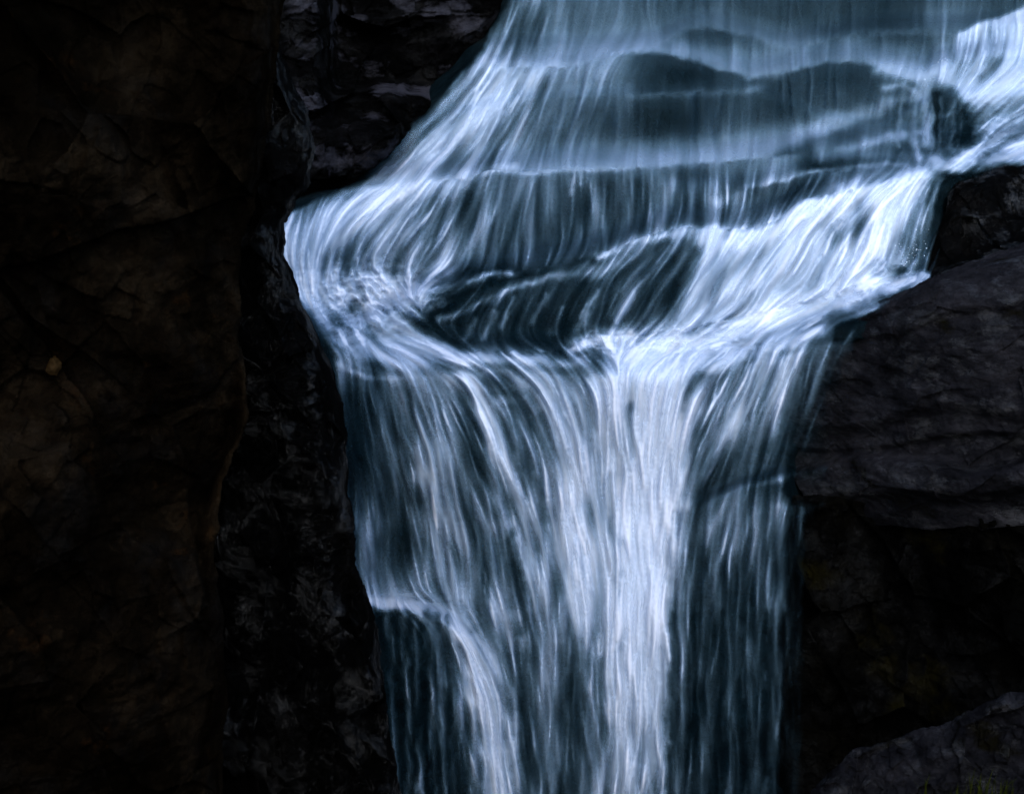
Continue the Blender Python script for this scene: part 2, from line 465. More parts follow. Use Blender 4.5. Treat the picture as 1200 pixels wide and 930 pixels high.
# mist above tier B
crest(D, C_B, 600, 900, 26, .60, .85, 5)
stroke(D, [(740, 192, 16), (820, 190, 20), (895, 172, 20), (960, 152, 14), (1030, 128, 11), (1072, 112, 10)], .60, .85)
# right of centre: dark wedge with threads
band(D, 950, 1080, lambda x: 165 - (x - 960) * .36, 190, .38, .40, 5, 10, 15)
blob(D, 1052, 140, 25, 14, .22, .9); blob(D, 1060, 172, 28, 10, .22, .9); blob(D, 990, 160, 35, 8, .30, .7, rot=-18)
stroke(D, [(985, 176, 6), (1040, 160, 5), (1085, 157, 5)], .60, .8)
blob(D, 1056, 110, 14, 8, .28, .9); 
stroke(D, [(1035, 104, 5), (1060, 99, 5), (1075, 112, 6)], .62, .7)
# upper right foam
stroke(D, [(1210, 38, 26), (1165, 50, 18), (1135, 62, 14)], .76, .9, 3)
band(D, 1120, 1300, lambda x: 34 - (x - 1130) * .36, 66, .80, .62, 5, 8, 10)
blob(D, 1172, 58, 14, 9, .64, .7)
stroke(D, [(1260, 90, 40), (1190, 95, 34), (1150, 110, 24), (1110, 92, 14)], .82, .97, 3)
stroke(D, [(1260, 165, 30), (1190, 175, 22), (1140, 185, 16), (1100, 190, 14)], .85, .95, 3)
stroke(D, [(1200, 135, 24), (1160, 150, 20)], .74, .9)
blob(D, 1170, 165, 24, 6, .48, .8, rot=-10); blob(D, 1150, 138, 16, 5, .55, .6, rot=-20)
stroke(D, [(1082, 92, 10), (1086, 130, 7), (1088, 168, 7)], .62, .85)
stroke(D, [(1112, 110, 9), (1116, 145, 15), (1108, 176, 11)], .26, .9, 2)
for x, a in ((1093, .6), (1103, .5), (1118, .45), (1126, .4)): stroke(D, [(x, 116, 2.2), (x - 1, 150, 2.2), (x - 3, 182, 2.6)], .46, a)
stroke(D, [(1100, 135, 3), (1122, 133, 2.5)], .40, .6)
stroke(D, [(1070, 165, 4), (1078, 185, 6)], .72, .7)
# ---- tier B
band(D, 320, 540, C_B, 345, .68, .62, 6, 12, 20)
stroke(D, [(600, 200, 8), (560, 212, 13), (500, 222, 18), (450, 232, 22), (400, 248, 22)], .86, .95)
stroke(D, [(480, 240, 20), (440, 275, 14), (425, 310, 10)], .76, .8)
stroke(D, [(380, 275, 22), (358, 310, 18), (365, 345, 16)], .80, .9)
stroke(D, [(345, 252, 10), (380, 236, 8), (420, 226, 6)], .45, .7)
blob(D, 405, 310, 14, 28, .33, .85, rot=10); blob(D, 430, 296, 10, 20, .45, .7)
band(D, 545, 760, C_B, 318, .36, .34, 3, 20, 30)
blob(D, 535, 245, 26, 18, .30, .8, rot=-35); blob(D, 470, 305, 16, 22, .36, .8); blob(D, 540, 290, 40, 28, .33, .7)
blob(D, 690, 235, 50, 22, .33, .8); blob(D, 620, 250, 30, 24, .30, .6)
crest(D, C_B, 545, 790, 4, .62, .85, 4)
stroke(D, [(672, 198, 4), (671, 225, 4)], .62, .7); stroke(D, [(681, 200, 3), (682, 216, 3)], .62, .7)
# centre pocket under the mist
band(D, 740, 940, C_B, C_F, .44, .36, 4, 6, 22)
blob(D, 810, 204, 30, 9, .24, .8); blob(D, 800, 245, 70, 16, .30, .8); blob(D, 755, 225, 16, 25, .36, .6)
stroke(D, [(840, 236, 8), (890, 222, 8), (940, 205, 6), (1000, 197, 5), (1060, 194, 6)], .58, .85)
band(D, 870, 1060, C_E, lambda x: C_F(x) - 4, .30, .34, 4, 8, 18)
blob(D, 930, 226, 30, 9, .20, .9, rot=-22); blob(D, 985, 212, 30, 7, .28, .8, rot=-10); blob(D, 1030, 203, 22, 5, .36, .7)
# ---- right cascade
band(D, 780, 1085, C_F, C_POOL, .84, .66, 6, 8, 14)
stroke(D, [(1080, 205, 14), (1010, 225, 15), (950, 248, 15), (900, 275, 14), (850, 290, 12)], .92, .95)
stroke(D, [(1065, 215, 14), (1045, 250, 15), (1010, 300, 20), (990, 330, 18)], .86, .9)
stroke(D, [(950, 270, 14), (900, 310, 18), (860, 340, 18)], .82, .8)
blob(D, 1005, 262, 11, 20, .42, .8, rot=25); blob(D, 978, 275, 7, 14, .45, .8, rot=30); blob(D, 918, 340, 8, 18, .55, .7, rot=25); blob(D, 850, 315, 9, 20, .50, .7, rot=30)
blob(D, 1060, 285, 10, 24, .38, .8, rot=12)
blob(D, 1052, 315, 18, 8, .40, .8)
stroke(D, [(1100, 212, 6), (1088, 255, 7), (1078, 300, 7)], .42, .9)
stroke(D, [(1118, 225, 4), (1100, 262, 5), (1094, 285, 5)], .22, .8)
stroke(D, [(1144, 208, 3), (1146, 225, 3)], .40, .7)
stroke(D, [(1098, 290, 6), (1090, 310, 10), (1078, 325, 8)], .24, .6)
# dark step in the middle
band(D, 500, 800, C_F, C_POOL, .24, .18, 3, 6, 18)
stroke(D, [(650, 316, 5), (600, 326, 6), (560, 337, 6), (530, 352, 6), (505, 368, 8)], .12, .8)
stroke(D, [(690, 318, 8), (640, 326, 5), (590, 342, 4), (545, 365, 4), (515, 375, 5)], .60, .7)
stroke(D, [(700, 301, 5), (722, 294, 6), (745, 284, 7), (790, 273, 8), (850, 273, 8)], .80, .95)
stroke(D, [(745, 290, 12), (715, 312, 9), (690, 322, 7)], .60, .8)
stroke(D, [(760, 300, 16), (735, 340, 10), (720, 370, 8)], .44, .8)
stroke(D, [(815, 295, 9), (790, 330, 11), (765, 370, 11)], .28, .85)
stroke(D, [(800, 285, 8), (775, 292, 6)], .45, .7)
stroke(D, [(850, 310, 12), (820, 350, 16), (800, 375, 14)], .70, .7)
for x, y, l in ((600, 350, 40), (580, 365, 36), (640, 345, 40), (660, 360, 36), (700, 340, 44), (685, 365, 30), (740, 345, 40), (555, 375, 26)):
    stroke(D, [(x, y, 3), (x - l * .35, y + l * .8, 4)], .50, .75)
stroke(D, [(548, 331, 3), (575, 322, 3.5), (598, 319, 3)], .75, .8)
stroke(D, [(520, 352, 4), (505, 362, 5)], .62, .7)
blob(D, 520, 395, 20, 10, .14, .8); blob(D, 620, 400, 40, 8, .14, .7); blob(D, 660, 385, 14, 16, .14, .8)
# pool of foam
stroke(D, [(1085, 325, 7), (1040, 335, 13), (980, 352, 20), (900, 378, 26), (820, 402, 28), (740, 420, 26)], .87, 1.0, 3)
stroke(D, [(740, 392, 10), (700, 400, 14), (672, 408, 9)], .88, .9)
blob(D, 705, 395, 9, 4, .62, .6); blob(D, 772, 425, 18, 9, .70, .5)
stroke(D, [(1030, 360, 5), (985, 376, 5), (950, 388, 5)], .50, .7)
stroke(D, [(1045, 352, 5), (1008, 366, 5)], .72, .7)
# churn at left
stroke(D, [(380, 335, 22), (430, 345, 28), (480, 352, 22)], .86, .95, 3)
stroke(D, [(350, 325, 12), (380, 370, 22), (420, 395, 22), (470, 410, 20), (540, 420, 13), (620, 422, 11), (680, 428, 12)], .80, .95)
blob(D, 395, 378, 18, 7, .35, .85, rot=45); blob(D, 432, 392, 14, 6, .50, .7, rot=35); blob(D, 500, 362, 18, 9, .45, .7, rot=-25)
blob(D, 437, 312, 50, 8, .56, .6)
blob(D, 515, 330, 30, 8, .42, .8)
# ---- main fall
stroke(D, [(430, 372, 16), (475, 390, 16), (515, 410, 11)], .82, .85)
band(D, 395, 860, C_G, 1020, .66, .50, 8, 10, 14)
band(D, 395, 500, C_G, 600, .36, .34, 5, 20, 20)
stroke(D, [(405, 402, 6), (425, 418, 5), (455, 430, 4), (495, 438, 4)], .30, .6)
stroke(D, [(400, 428, 5), (430, 442, 4), (470, 446, 4)], .72, .6)
stroke(D, [(404, 440, 6), (410, 520, 6), (420, 590, 6)], .42, .8)
stroke(D, [(408, 560, 3), (416, 620, 5), (428, 690, 6)], .56, .8)
stroke(D, [(470, 450, 14), (492, 520, 16), (505, 590, 18)], .62, .85)
stroke(D, [(500, 560, 16), (515, 620, 16), (530, 690, 18)], .74, .9)
stroke(D, [(515, 440, 12), (540, 500, 12), (560, 580, 12)], .56, .7)
stroke(D, [(610, 440, 14), (650, 480, 16), (690, 540, 16)], .72, .85)
blob(D, 580, 448, 18, 11, .36, .8, rot=25); blob(D, 600, 432, 14, 6, .42, .6, rot=40); blob(D, 545, 470, 22, 9, .38, .7); blob(D, 590, 460, 26, 7, .34, .7)
stroke(D, [(545, 485, 13), (560, 540, 12), (575, 600, 12)], .28, .85)
stroke(D, [(600, 480, 12), (615, 540, 14), (640, 600, 12)], .28, .9)
stroke(D, [(620, 470, 8), (645, 510, 8), (660, 560, 8)], .40, .7)
blob(D, 685, 435, 12, 10, .46, .7)
stroke(D, [(650, 560, 14), (655, 640, 16), (668, 740, 18)], .66, .8)
stroke(D, [(690, 575, 22), (690, 640, 26), (690, 720, 22)], .80, .9)
stroke(D, [(560, 600, 12), (590, 680, 12), (620, 760, 16)], .44, .8)
stroke(D, [(600, 625, 7), (608, 700, 10), (612, 740, 8)], .24, .9)
blob(D, 500, 650, 10, 40, .60, .3)
blob(D, 470, 640, 34, 48, .22, .92, 3); blob(D, 465, 590, 30, 16, .30, .7); blob(D, 450, 520, 18, 40, .28, .7); blob(D, 555, 640, 12, 40, .58, .7); blob(D, 575, 670, 14, 36, .45, .7)
stroke(D, [(760, 440, 34), (755, 520, 36), (755, 600, 36), (756, 700, 32), (752, 800, 28), (746, 940, 24), (746, 1010, 24)], .97, 1.0, 4)
stroke(D, [(770, 440, 52), (757, 520, 46), (752, 600, 41), (750, 700, 36)], .96, 1.0, 3)
stroke(D, [(690, 570, 32), (690, 640, 34), (692, 720, 26)], .86, .85)
stroke(D, [(830, 425, 30), (800, 470, 30), (780, 540, 24)], .92, .95)
stroke(D, [(690, 450, 14), (710, 500, 16), (715, 560, 16)], .82, .85)
stroke(D, [(738, 480, 6), (738, 520, 8), (737, 550, 5)], .66, .7)
stroke(D, [(960, 388, 13), (900, 405, 17), (840, 425, 22), (800, 440, 20)], .84, .9)
stroke(D, [(400, 400, 10), (440, 415, 14), (500, 425, 14)], .80, .8)
stroke(D, [(720, 450, 26), (712, 520, 22), (700, 580, 22)], .84, .7)
stroke(D, [(660, 580, 18), (668, 650, 18), (676, 720, 14)], .82, .7)
band(D, 690, 790, 740, 1020, .86, .60, 40, 10, 8, .9)
stroke(D, [(714, 560, 5), (722, 650, 6), (726, 760, 6)], .62, .7)
# right flank streaks
band(D, 815, 985, C_G, 590, .58, .34, 6, 20, 20, 1, .7)
stroke(D, [(900, 425, 18), (868, 480, 16), (845, 530, 12)], .74, .85)
stroke(D, [(940, 415, 10), (920, 460, 10), (900, 510, 10)], .60, .8)
blob(D, 830, 505, 12, 30, .42, .75, rot=25); blob(D, 855, 545, 20, 30, .32, .8, rot=25); blob(D, 905, 520, 16, 24, .28, .8, rot=20); blob(D, 940, 540, 24, 14, .18, .8); blob(D, 820, 575, 10, 30, .34, .8, rot=10)
blob(D, 1000, 440, 26, 60, .10, .9, 3, rot=10)
stroke(D, [(960, 405, 7), (950, 440, 7), (945, 480, 8)], .46, .8); stroke(D, [(1000, 390, 6), (985, 420, 5), (975, 470, 5)], .34, .8)
# small ledge at right and the thin curtain
stroke(D, [(845, 590, 7), (872, 574, 7), (926, 560, 5), (972, 549, 4), (1010, 543, 4)], .58, .8)
band(D, 795, 950, C_I, 1020, .46, .26, 5, 10, 16, 1, .5)
stroke(D, [(845, 590, 10), (832, 640, 12), (815, 690, 10)], .60, .8); stroke(D, [(870, 585, 8), (866, 640, 9)], .52, .6)
blob(D, 935, 575, 30, 13, .12, .9)
stroke(D, [(905, 592, 4), (935, 598, 3), (965, 590, 3)], .44, .8); stroke(D, [(939, 596, 3), (940, 640, 2.5), (936, 720, 2.5)], .58, .9)
stroke(D, [(905, 592, 4), (902, 660, 4), (892, 760, 5), (890, 860, 5)], .44, .6)
stroke(D, [(922, 600, 3), (922, 650, 3)], .44, .6); stroke(D, [(952, 598, 2), (950, 640, 2)], .40, .6)
band(D, 785, 850, 640, 1020, .34, .22, 30, 10, 14, .8)
for x, a in ((800, .38), (830, .44), (858, .40), (884, .36)):
    stroke(D, [(x + 10, 650, 4), (x, 780, 5), (x - 6, 960, 6)], a, .6)
for x in (790, 815, 846, 872, 900, 920): stroke(D, [(x, 720, 5), (x - 4, 950, 6)], .16, .7)
stroke(D, [(910, 850, 4), (913, 890, 5)], .40, .6)
band(D, 945, 975, 600, 1020, .16, .10, 20, 10, 10)
band(D, 972, 1300, 480, 1040, .0, .0, 40, 10, 14)
# ---- side fall at lower left
band(D, 430, 560, C_J, 1020, .12, .09, 4, 10, 14)
stroke(D, [(432, 704, 6), (485, 709, 10), (522, 726, 15), (545, 750, 21), (560, 795, 24), (574, 850, 24), (590, 940, 24), (598, 1010, 24)], .88, 1.0, 2.4)
blob(D, 492, 700, 20, 6, .7, .7); stroke(D, [(500, 718, 5), (512, 760, 5), (520, 800, 5)], .46, .7)
stroke(D, [(536, 760, 10), (545, 850, 12), (560, 960, 12)], .46, .7)
for x in (455, 470, 484, 500, 512, 524): stroke(D, [(x, 722, 4), (x + 6, 800, 4), (x + 9, 930, 5)], .36, .7)
stroke(D, [(612, 770, 10), (620, 860, 16), (625, 1000, 20)], .34, .9)
stroke(D, [(650, 780, 20), (665, 860, 26), (670, 1000, 30)], .32, .9)
stroke(D, [(640, 720, 10), (655, 800, 8), (665, 900, 8)], .46, .7)
stroke(D, [(700, 780, 12), (708, 860, 10), (710, 1000, 10)], .50, .7)
stroke(D, [(554, 738, 6), (580, 728, 5), (600, 722, 5)], .55, .5)

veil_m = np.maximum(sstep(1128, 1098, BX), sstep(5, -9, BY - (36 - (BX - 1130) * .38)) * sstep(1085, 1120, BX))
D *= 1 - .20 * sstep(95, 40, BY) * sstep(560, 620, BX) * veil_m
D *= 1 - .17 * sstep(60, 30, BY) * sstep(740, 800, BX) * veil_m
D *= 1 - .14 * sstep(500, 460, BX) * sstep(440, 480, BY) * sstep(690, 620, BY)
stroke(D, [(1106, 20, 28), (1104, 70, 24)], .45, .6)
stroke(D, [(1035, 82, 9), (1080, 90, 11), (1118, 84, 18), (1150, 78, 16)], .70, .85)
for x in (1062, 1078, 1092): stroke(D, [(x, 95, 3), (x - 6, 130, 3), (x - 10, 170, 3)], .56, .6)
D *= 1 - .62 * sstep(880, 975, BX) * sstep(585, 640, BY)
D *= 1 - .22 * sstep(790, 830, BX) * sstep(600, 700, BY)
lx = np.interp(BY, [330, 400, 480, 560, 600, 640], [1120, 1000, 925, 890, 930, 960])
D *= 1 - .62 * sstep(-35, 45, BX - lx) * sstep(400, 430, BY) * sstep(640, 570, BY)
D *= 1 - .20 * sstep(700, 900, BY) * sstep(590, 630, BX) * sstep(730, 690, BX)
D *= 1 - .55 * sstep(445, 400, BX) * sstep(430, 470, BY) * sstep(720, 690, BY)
stroke(D, [(845, 588, 5), (872, 573, 4), (915, 561, 3.5)], .46, .6)
# streakiness and turbulence
for c_, x0_, x1_ in ((C_BUMP1, 640, 960), (C_A, 620, 1090), (C_B, 600, 960)):
    crest(K, c_, x0_, x1_, 26, .22, .9, 8)
blob(K, 960, -20, 330, 60, .35, .9)
blob(K, 1000, 120, 80, 70, .45, .8)
for (x, y, rx, ry, v) in ((860, 70, 250, 45, .55), (860, 185, 160, 22, .5), (800, 120, 120, 45, .55), (990, 120, 60, 40, .6), (1170, 100, 60, 40, .6), (760, 700, 40, 260, .45), (540, 150, 60, 50, .75), (480, 215, 100, 16, .7), (1000, 355, 90, 20, .6)):
    blob(K, x, y, rx, ry, v, .9)
for (x, y, rx, ry, v) in ((430, 345, 65, 36, 1.0), (400, 385, 40, 30, .8), (700, 405, 34, 16, .9), (800, 405, 110, 20, .7), (1000, 350, 70, 16, .5), (1130, 160, 70, 40, .7), (1060, 175, 40, 30, .5), (500, 350, 40, 24, .6), (1060, 320, 30, 18, .8), (490, 703, 40, 7, .5)):
    blob(T, x, y, rx, ry, v, 1.0)

K *= 1 - .55 * sstep(225, 185, BY) * sstep(600, 690, BX) * veil_m
# where the running film lies at all (outline of the wet area)
def inside(poly, X, Y):
    """signed distance to a polygon, positive inside"""
    p = np.array(poly, float); q = np.roll(p, -1, 0)
    dmin = np.full(X.shape, 1e18); odd = np.zeros(X.shape, bool)
    for (x0, y0), (x1, y1) in zip(p, q):
        dx, dy = x1 - x0, y1 - y0
        t = np.clip(((X - x0) * dx + (Y - y0) * dy) / (dx * dx + dy * dy + 1e-9), 0, 1)
        dmin = np.minimum(dmin, (X - x0 - t * dx) ** 2 + (Y - y0 - t * dy) ** 2)
        if y0 != y1:
            odd ^= ((y0 > Y) != (y1 > Y)) & (X < (x1 - x0) * (Y - y0) / (y1 - y0) + x0)
    d = np.sqrt(dmin)
    return np.where(odd, d, -d)
WET = [(610, -80), (596, 0), (574, 46), (548, 80), (528, 104), (494, 140), (462, 178), (438, 200), (400, 220), (372, 232), (330, 250), (318, 300), (318, 1010), (955, 1010), (968, 800), (978, 700), (985, 600),
       (1030, 545), (1000, 500), (1010, 430), (1030, 380), (1085, 332), (1104, 318), (1108, 285), (1104, 245), (1120, 222), (1150, 204), (1205, 190), (1280, 180), (1280, -80)]
wet_b = inside(WET, BX, BY)
wetf = sstep(-4, 8 + 60 * sstep(860, 960, BX) * sstep(330, 420, BY), wet_b)

tofine = lambda A: bil(A, (PX - bx[0]) / BS, (PY - by[0]) / BS)
Df, Kf, Tf, Wf = tofine(D), tofine(K), tofine(T), tofine(wetf)

# ---- streaks: noise smeared along the flow
rng = np.random.default_rng(5)
def unit(a): return ((a - a.mean()) / a.std()).astype(np.float32)
JJ, II = np.meshgrid(np.arange(WW, dtype=np.float32), np.arange(HH, dtype=np.float32))
hlen = (1 - 0.78 * np.clip(Tf, 0, 1)).astype(np.float32) * 1.2
tx_, ty_ = PX + 3 * vnoise(PX / 15, PY / 15, seed=205), PY + 3 * vnoise(PX / 15, PY / 15, seed=206)
TIER = np.zeros((HH, WW), np.float32)
for c_, a_, b_ in ((C_BUMP1, 640, 1125), (C_A, 545, 1085), (C_MID, 700, 900), (C_B, 440, 1000), (C_E, 835, 1070), (C_F, 500, 1080), (C_POOL, 495, 1080)):
    TIER += ((ty_ > c_(tx_)) * sstep(a_ - 10, a_ + 130, tx_) * sstep(b_ + 10, b_ - 130, tx_)).astype(np.float32)
def smear(seed, sig, LEN):
    w1 = 0.24 * vnoise(PX / 45, PY / 60, seed=seed) + 0.16 * vnoise(PX / 16, PY / 30, seed=seed + 1)
    U = VX - VY * w1 + Tf * (1.0 * vnoise(PX / 18, PY / 14, seed=seed + 2) + .8 * vnoise(PX / 7, PY / 6, seed=seed + 3))
    V = VY + VX * w1 + Tf * (1.0 * vnoise(PX / 18, PY / 14, seed=seed + 4) + .8 * vnoise(PX / 7, PY / 6, seed=seed + 5))
    m_ = np.hypot(U, V) + 1e-6; U, V = (U / m_).astype(np.float32), (V / m_).astype(np.float32)
    noises = [unit(blur(rng.standard_normal((HH, WW)), g)) for g in sig]
    acc = [np.zeros((HH, WW), np.float32) for _ in sig]; wsq = [np.full((HH, WW), 1e-3, np.float32) for _ in sig]
    tf = TIER.ravel()
    for sgn in (1, -1):
        x, y = JJ.copy(), II.copy()
        for k in range(max(LEN)):
            np.clip(x, 0, WW - 1.01, out=x); np.clip(y, 0, HH - 1.01, out=y)
            ix = x.astype(np.int32); iy = y.astype(np.int32)
            ax, ay = x - ix, y - iy
            i00 = iy * WW + ix
            same = np.maximum(np.exp(-((tf.take(i00) - TIER) * 1.9) ** 2), .1).astype(np.float32)
            w00, w10, w01, w11 = (1 - ax) * (1 - ay), ax * (1 - ay), (1 - ax) * ay, ax * ay
            for i in range(len(sig)):
                if k < LEN[i]:
                    nf = noises[i].ravel()
                    wk = (0.5 + 0.5 * math.cos(math.pi * k / LEN[i])) * same
                    wsq[i] += wk * wk
                    acc[i] += wk * (nf.take(i00) * w00 + nf.take(i00 + 1) * w10 + nf.take(i00 + WW) * w01 + nf.take(i00 + WW + 1) * w11)
            uf, vf = U.ravel(), V.ravel()
            x += sgn * hlen * uf.take(i00); y += sgn * hlen * vf.take(i00)
    return [unit(blur(a / np.sqrt(q), .7)) for a, q in zip(acc, wsq)]
SA = smear(211, (0.95, 1.7, 4.6), (36, 40, 46))
SB = smear(251, (1.0, 2.4), (28, 40))
streak = .50 * SA[0] + .55 * SA[1] + .60 * SA[2] + .45 * SB[0] + .50 * SB[1]
streak = unit(streak)
# a few bright separate threads
thread = np.clip(np.maximum(SA[0] + .5 * SB[1], SB[0] + .5 * SA[1]) - .9, 0, 2)
curl = .6 * fbm(PX / 15, PY / 9, seed=41, oct=5, gain=.6) + .5 * (ridged(PX / 20 + .4 * vnoise(PX / 9, PY / 9, seed=43), PY / 11, seed=42, oct=4) - .45)
curl = unit(curl)
Tc = np.clip(Tf, 0, 1)
coarse = unit(.78 * SA[2] + .50 * SA[1] + .58 * SB[1])
fine = unit(.72 * SA[0] + .66 * SB[0] + .48 * SA[1] + .26 * SB[1] + .45 * SA[2])
sb_ = coarse * (1 - .5 * Tc) + .6 * curl * Tc
sf_ = fine * (1 - .4 * Tc) + .5 * curl * Tc
mid = np.clip(4 * Df * (1 - Df), 0, 1) ** 0.6
cov = np.clip(1.07 * np.clip(Df, 0, 1) ** 2.3, 0, 1)
def cover(c, s_, g):
    c = np.clip(c, .0015, .985)
    lg = np.log(c / (1 - c))
    return 1 / (1 + np.exp(-(g * s_ + lg * np.sqrt(1 + .35 * g * g)))) * sstep(.0015, .012, c)
FOAM = np.clip(cover(np.clip(1.02 * cov, 0, 1) ** 1.06, sb_, .82 * Kf), 0, 1) * Wf
VEIL = np.clip(cover(.55 * cov, sf_, 1.25 * Kf), 0, 1) * Wf
FILM = Wf * sstep(.04, .20, Df)

# ---- the sheet itself
Yrock = depth(PX, PY)
thick = 0.04 + 0.05 * np.clip(Df, 0, 1) + 0.012 * blur((SA[1] + SB[1]).astype(np.float64), 1.2) * np.clip(mid + .2, 0, 1) + 0.012 * Tf * blur(curl.astype(np.float64), 1.0)
Ywat = Yrock - thick
WPT = np.stack(at(PX, PY, Ywat), -1)
du = np.gradient(WPT, axis=1); dv = np.gradient(WPT, axis=0)
NRM = np.cross(dv, du); NRM /= np.linalg.norm(NRM, axis=-1, keepdims=True) + 1e-9
NRM[(NRM * (WPT - np.array([0, 0, CAM_Z]))).sum(-1) > 0] *= -1
cell = lambda A: (A[1:, 1:] + A[:-1, :-1]) * .5
fcell = np.maximum(np.maximum(FOAM[1:, 1:], FOAM[:-1, :-1]), cell(Wf))
cpx, cpy = cell(PX), cell(PY)
okc = (fcell > 0.012)
# the falls and pools of the water, one mesh each
reg = np.zeros(cpx.shape, np.int32)
jx = cpx + 3 * vnoise(cpx / 14, cpy / 14, seed=51); jy = cpy + 3 * vnoise(cpx / 14, cpy / 14, seed=52)
reg[:] = 0                                                               # upper veil
reg[(jy > C_B(jx) - 2)] = 1                                              # left cascade / middle
reg[((jx > 745) & (jy > C_F(jx))) | (jx > 1075)] = 2                     # right cascade
reg[(jx > 1090) & (jy < 205)] = 3                                        # upper right foam
reg[(jy > C_F(jx) - 2) & (jx > 505) & (jx < 745 + (385 - jy) * .4) & (jy < C_POOL(jx) + 2)] = 4   # dark step
reg[(jy > C_G(jx) - 14) & (jx < 870 - (jy - 440) * .25) & (jx > 395)] = 5       # main fall
reg[(jy > C_G(jx) - 14) & (jx >= 870 - (jy - 440) * .25)] = 6            # right flank
reg[(jy > np.maximum(C_J(jx) - 9, 690)) & (jx < 625)] = 7                # side fall
reg[(reg == 6) & (jx < 800)] = 5
NAMES = [('waterfall', 'wide misty veil of water over rounded dark bumps at the top of the fall', 'waterfall'),
         ('cascade', 'white cascade spilling over a long ledge into churning foam beside the black rock spur', 'cascade'),
         ('cascade', 'bright foaming cascade that slants down beside the dark right-hand boulder into a foam pool', 'cascade'),
         ('rapid', 'frothing white water rushing round a small dark bump above the wet boulder', 'rapid'),
         ('water_film', 'thin threads of water trickling down the dark step in the middle of the fall', 'water film'),
         ('waterfall', 'tall main waterfall with a solid white column pouring from the funnel of foam', 'waterfall'),
         ('water_curtain', 'thin bluish curtain of water threads running down beside the black undercut rock', 'water curtain'),
         ('side_fall', 'small white side fall curving over a low ledge at the foot of the black spur', 'waterfall')]
lift = .035 + .03 * (vnoise(PX / 22, PY / 70, seed=71) + .6) + .012 * np.clip(blur(fine.astype(np.float64), 1.0), -1, 2)
VPT = np.stack(at(PX, PY, Ywat - lift), -1)
du = np.gradient(VPT, axis=1); dv = np.gradient(VPT, axis=0)
VNR = np.cross(dv, du); VNR /= np.linalg.norm(VNR, axis=-1, keepdims=True) + 1e-9
VNR[(VNR * (VPT - np.array([0, 0, CAM_Z]))).sum(-1) > 0] *= -1
vcell = np.maximum(np.maximum(VEIL[1:, 1:], VEIL[:-1, :-1]), np.maximum(VEIL[1:, :-1], VEIL[:-1, 1:])) > .006
for i, (nm, lb, ct) in enumerate(NAMES):
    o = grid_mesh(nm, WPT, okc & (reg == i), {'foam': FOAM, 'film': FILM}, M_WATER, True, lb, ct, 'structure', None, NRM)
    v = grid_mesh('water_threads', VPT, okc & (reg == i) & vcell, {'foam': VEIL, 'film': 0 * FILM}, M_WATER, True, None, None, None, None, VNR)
    v.parent = o

# fine mist that hangs in front of the falls
q = 4
mcov = blur(cov[::q, ::q], 3.2) * blur(Wf[::q, ::q], 2.0)
MIST = np.clip(mcov * (.015 + .07 * (1 - np.clip(Kf[::q, ::q], 0, 1))) * (1 + .5 * fbm(PX[::q, ::q] / 60, PY[::q, ::q] / 40, seed=81)), 0, .4)
MIST *= sstep(0, 30, PX[::q, ::q] - gx[0])
MPT = np.stack(at(PX[::q, ::q], PY[::q, ::q], blur(Yrock[::q, ::q], 2.0) - .26), -1)
grid_mesh('mist', MPT, cell(MIST) > .004, {'foam': MIST, 'film': 0 * MIST}, M_WATER, True, 'thin pale mist hanging in front of the falling water', 'mist', 'stuff')

# ------------------------------------------------------------------ the bedrock under the water
rx_ = np.arange(190, 1400, 2.0); ry_ = np.arange(-120, 1040, 2.0)
QX, QY = np.meshgrid(rx_, ry_)
YB = depth(QX, QY)
Xw, _, Zw = at(QX, QY, YB)
fa, cr = facets(Xw * 1.6 + .3 * vnoise(Xw, Zw, seed=61), Zw * 2.4 + .3 * vnoise(Xw, Zw, seed=62), 63, .35, .25)
dry = sstep(6, -30, inside(WET, QX, QY))
YB = YB + 0.03 + 0.035 * np.abs(fbm(Xw * 2, Zw * 3, seed=64)) + np.maximum(dry, sstep(-25, 25, QX - 935 - 22 * vnoise(QY / 60, QY * 0, seed=67) - 9 * vnoise(QY / 17, QX / 40, seed=68) + 20 * sstep(560, 800, QY)) * sstep(395, 425, QY)) * (0.9 + 0.10 * fa + 0.10 * fbm(Xw * 1.5, Zw * 2.5, seed=65) + 0.03 * fbm(Xw * 8, Zw * 10, seed=66))
BP = np.stack(at(QX, QY, YB), -1)
grid_mesh('bedrock', BP, np.ones((len(ry_) - 1, len(rx_) - 1), bool), None, M_BED, True,
          'stepped dark teal bedrock showing through the thin running water', 'bedrock', 'structure')

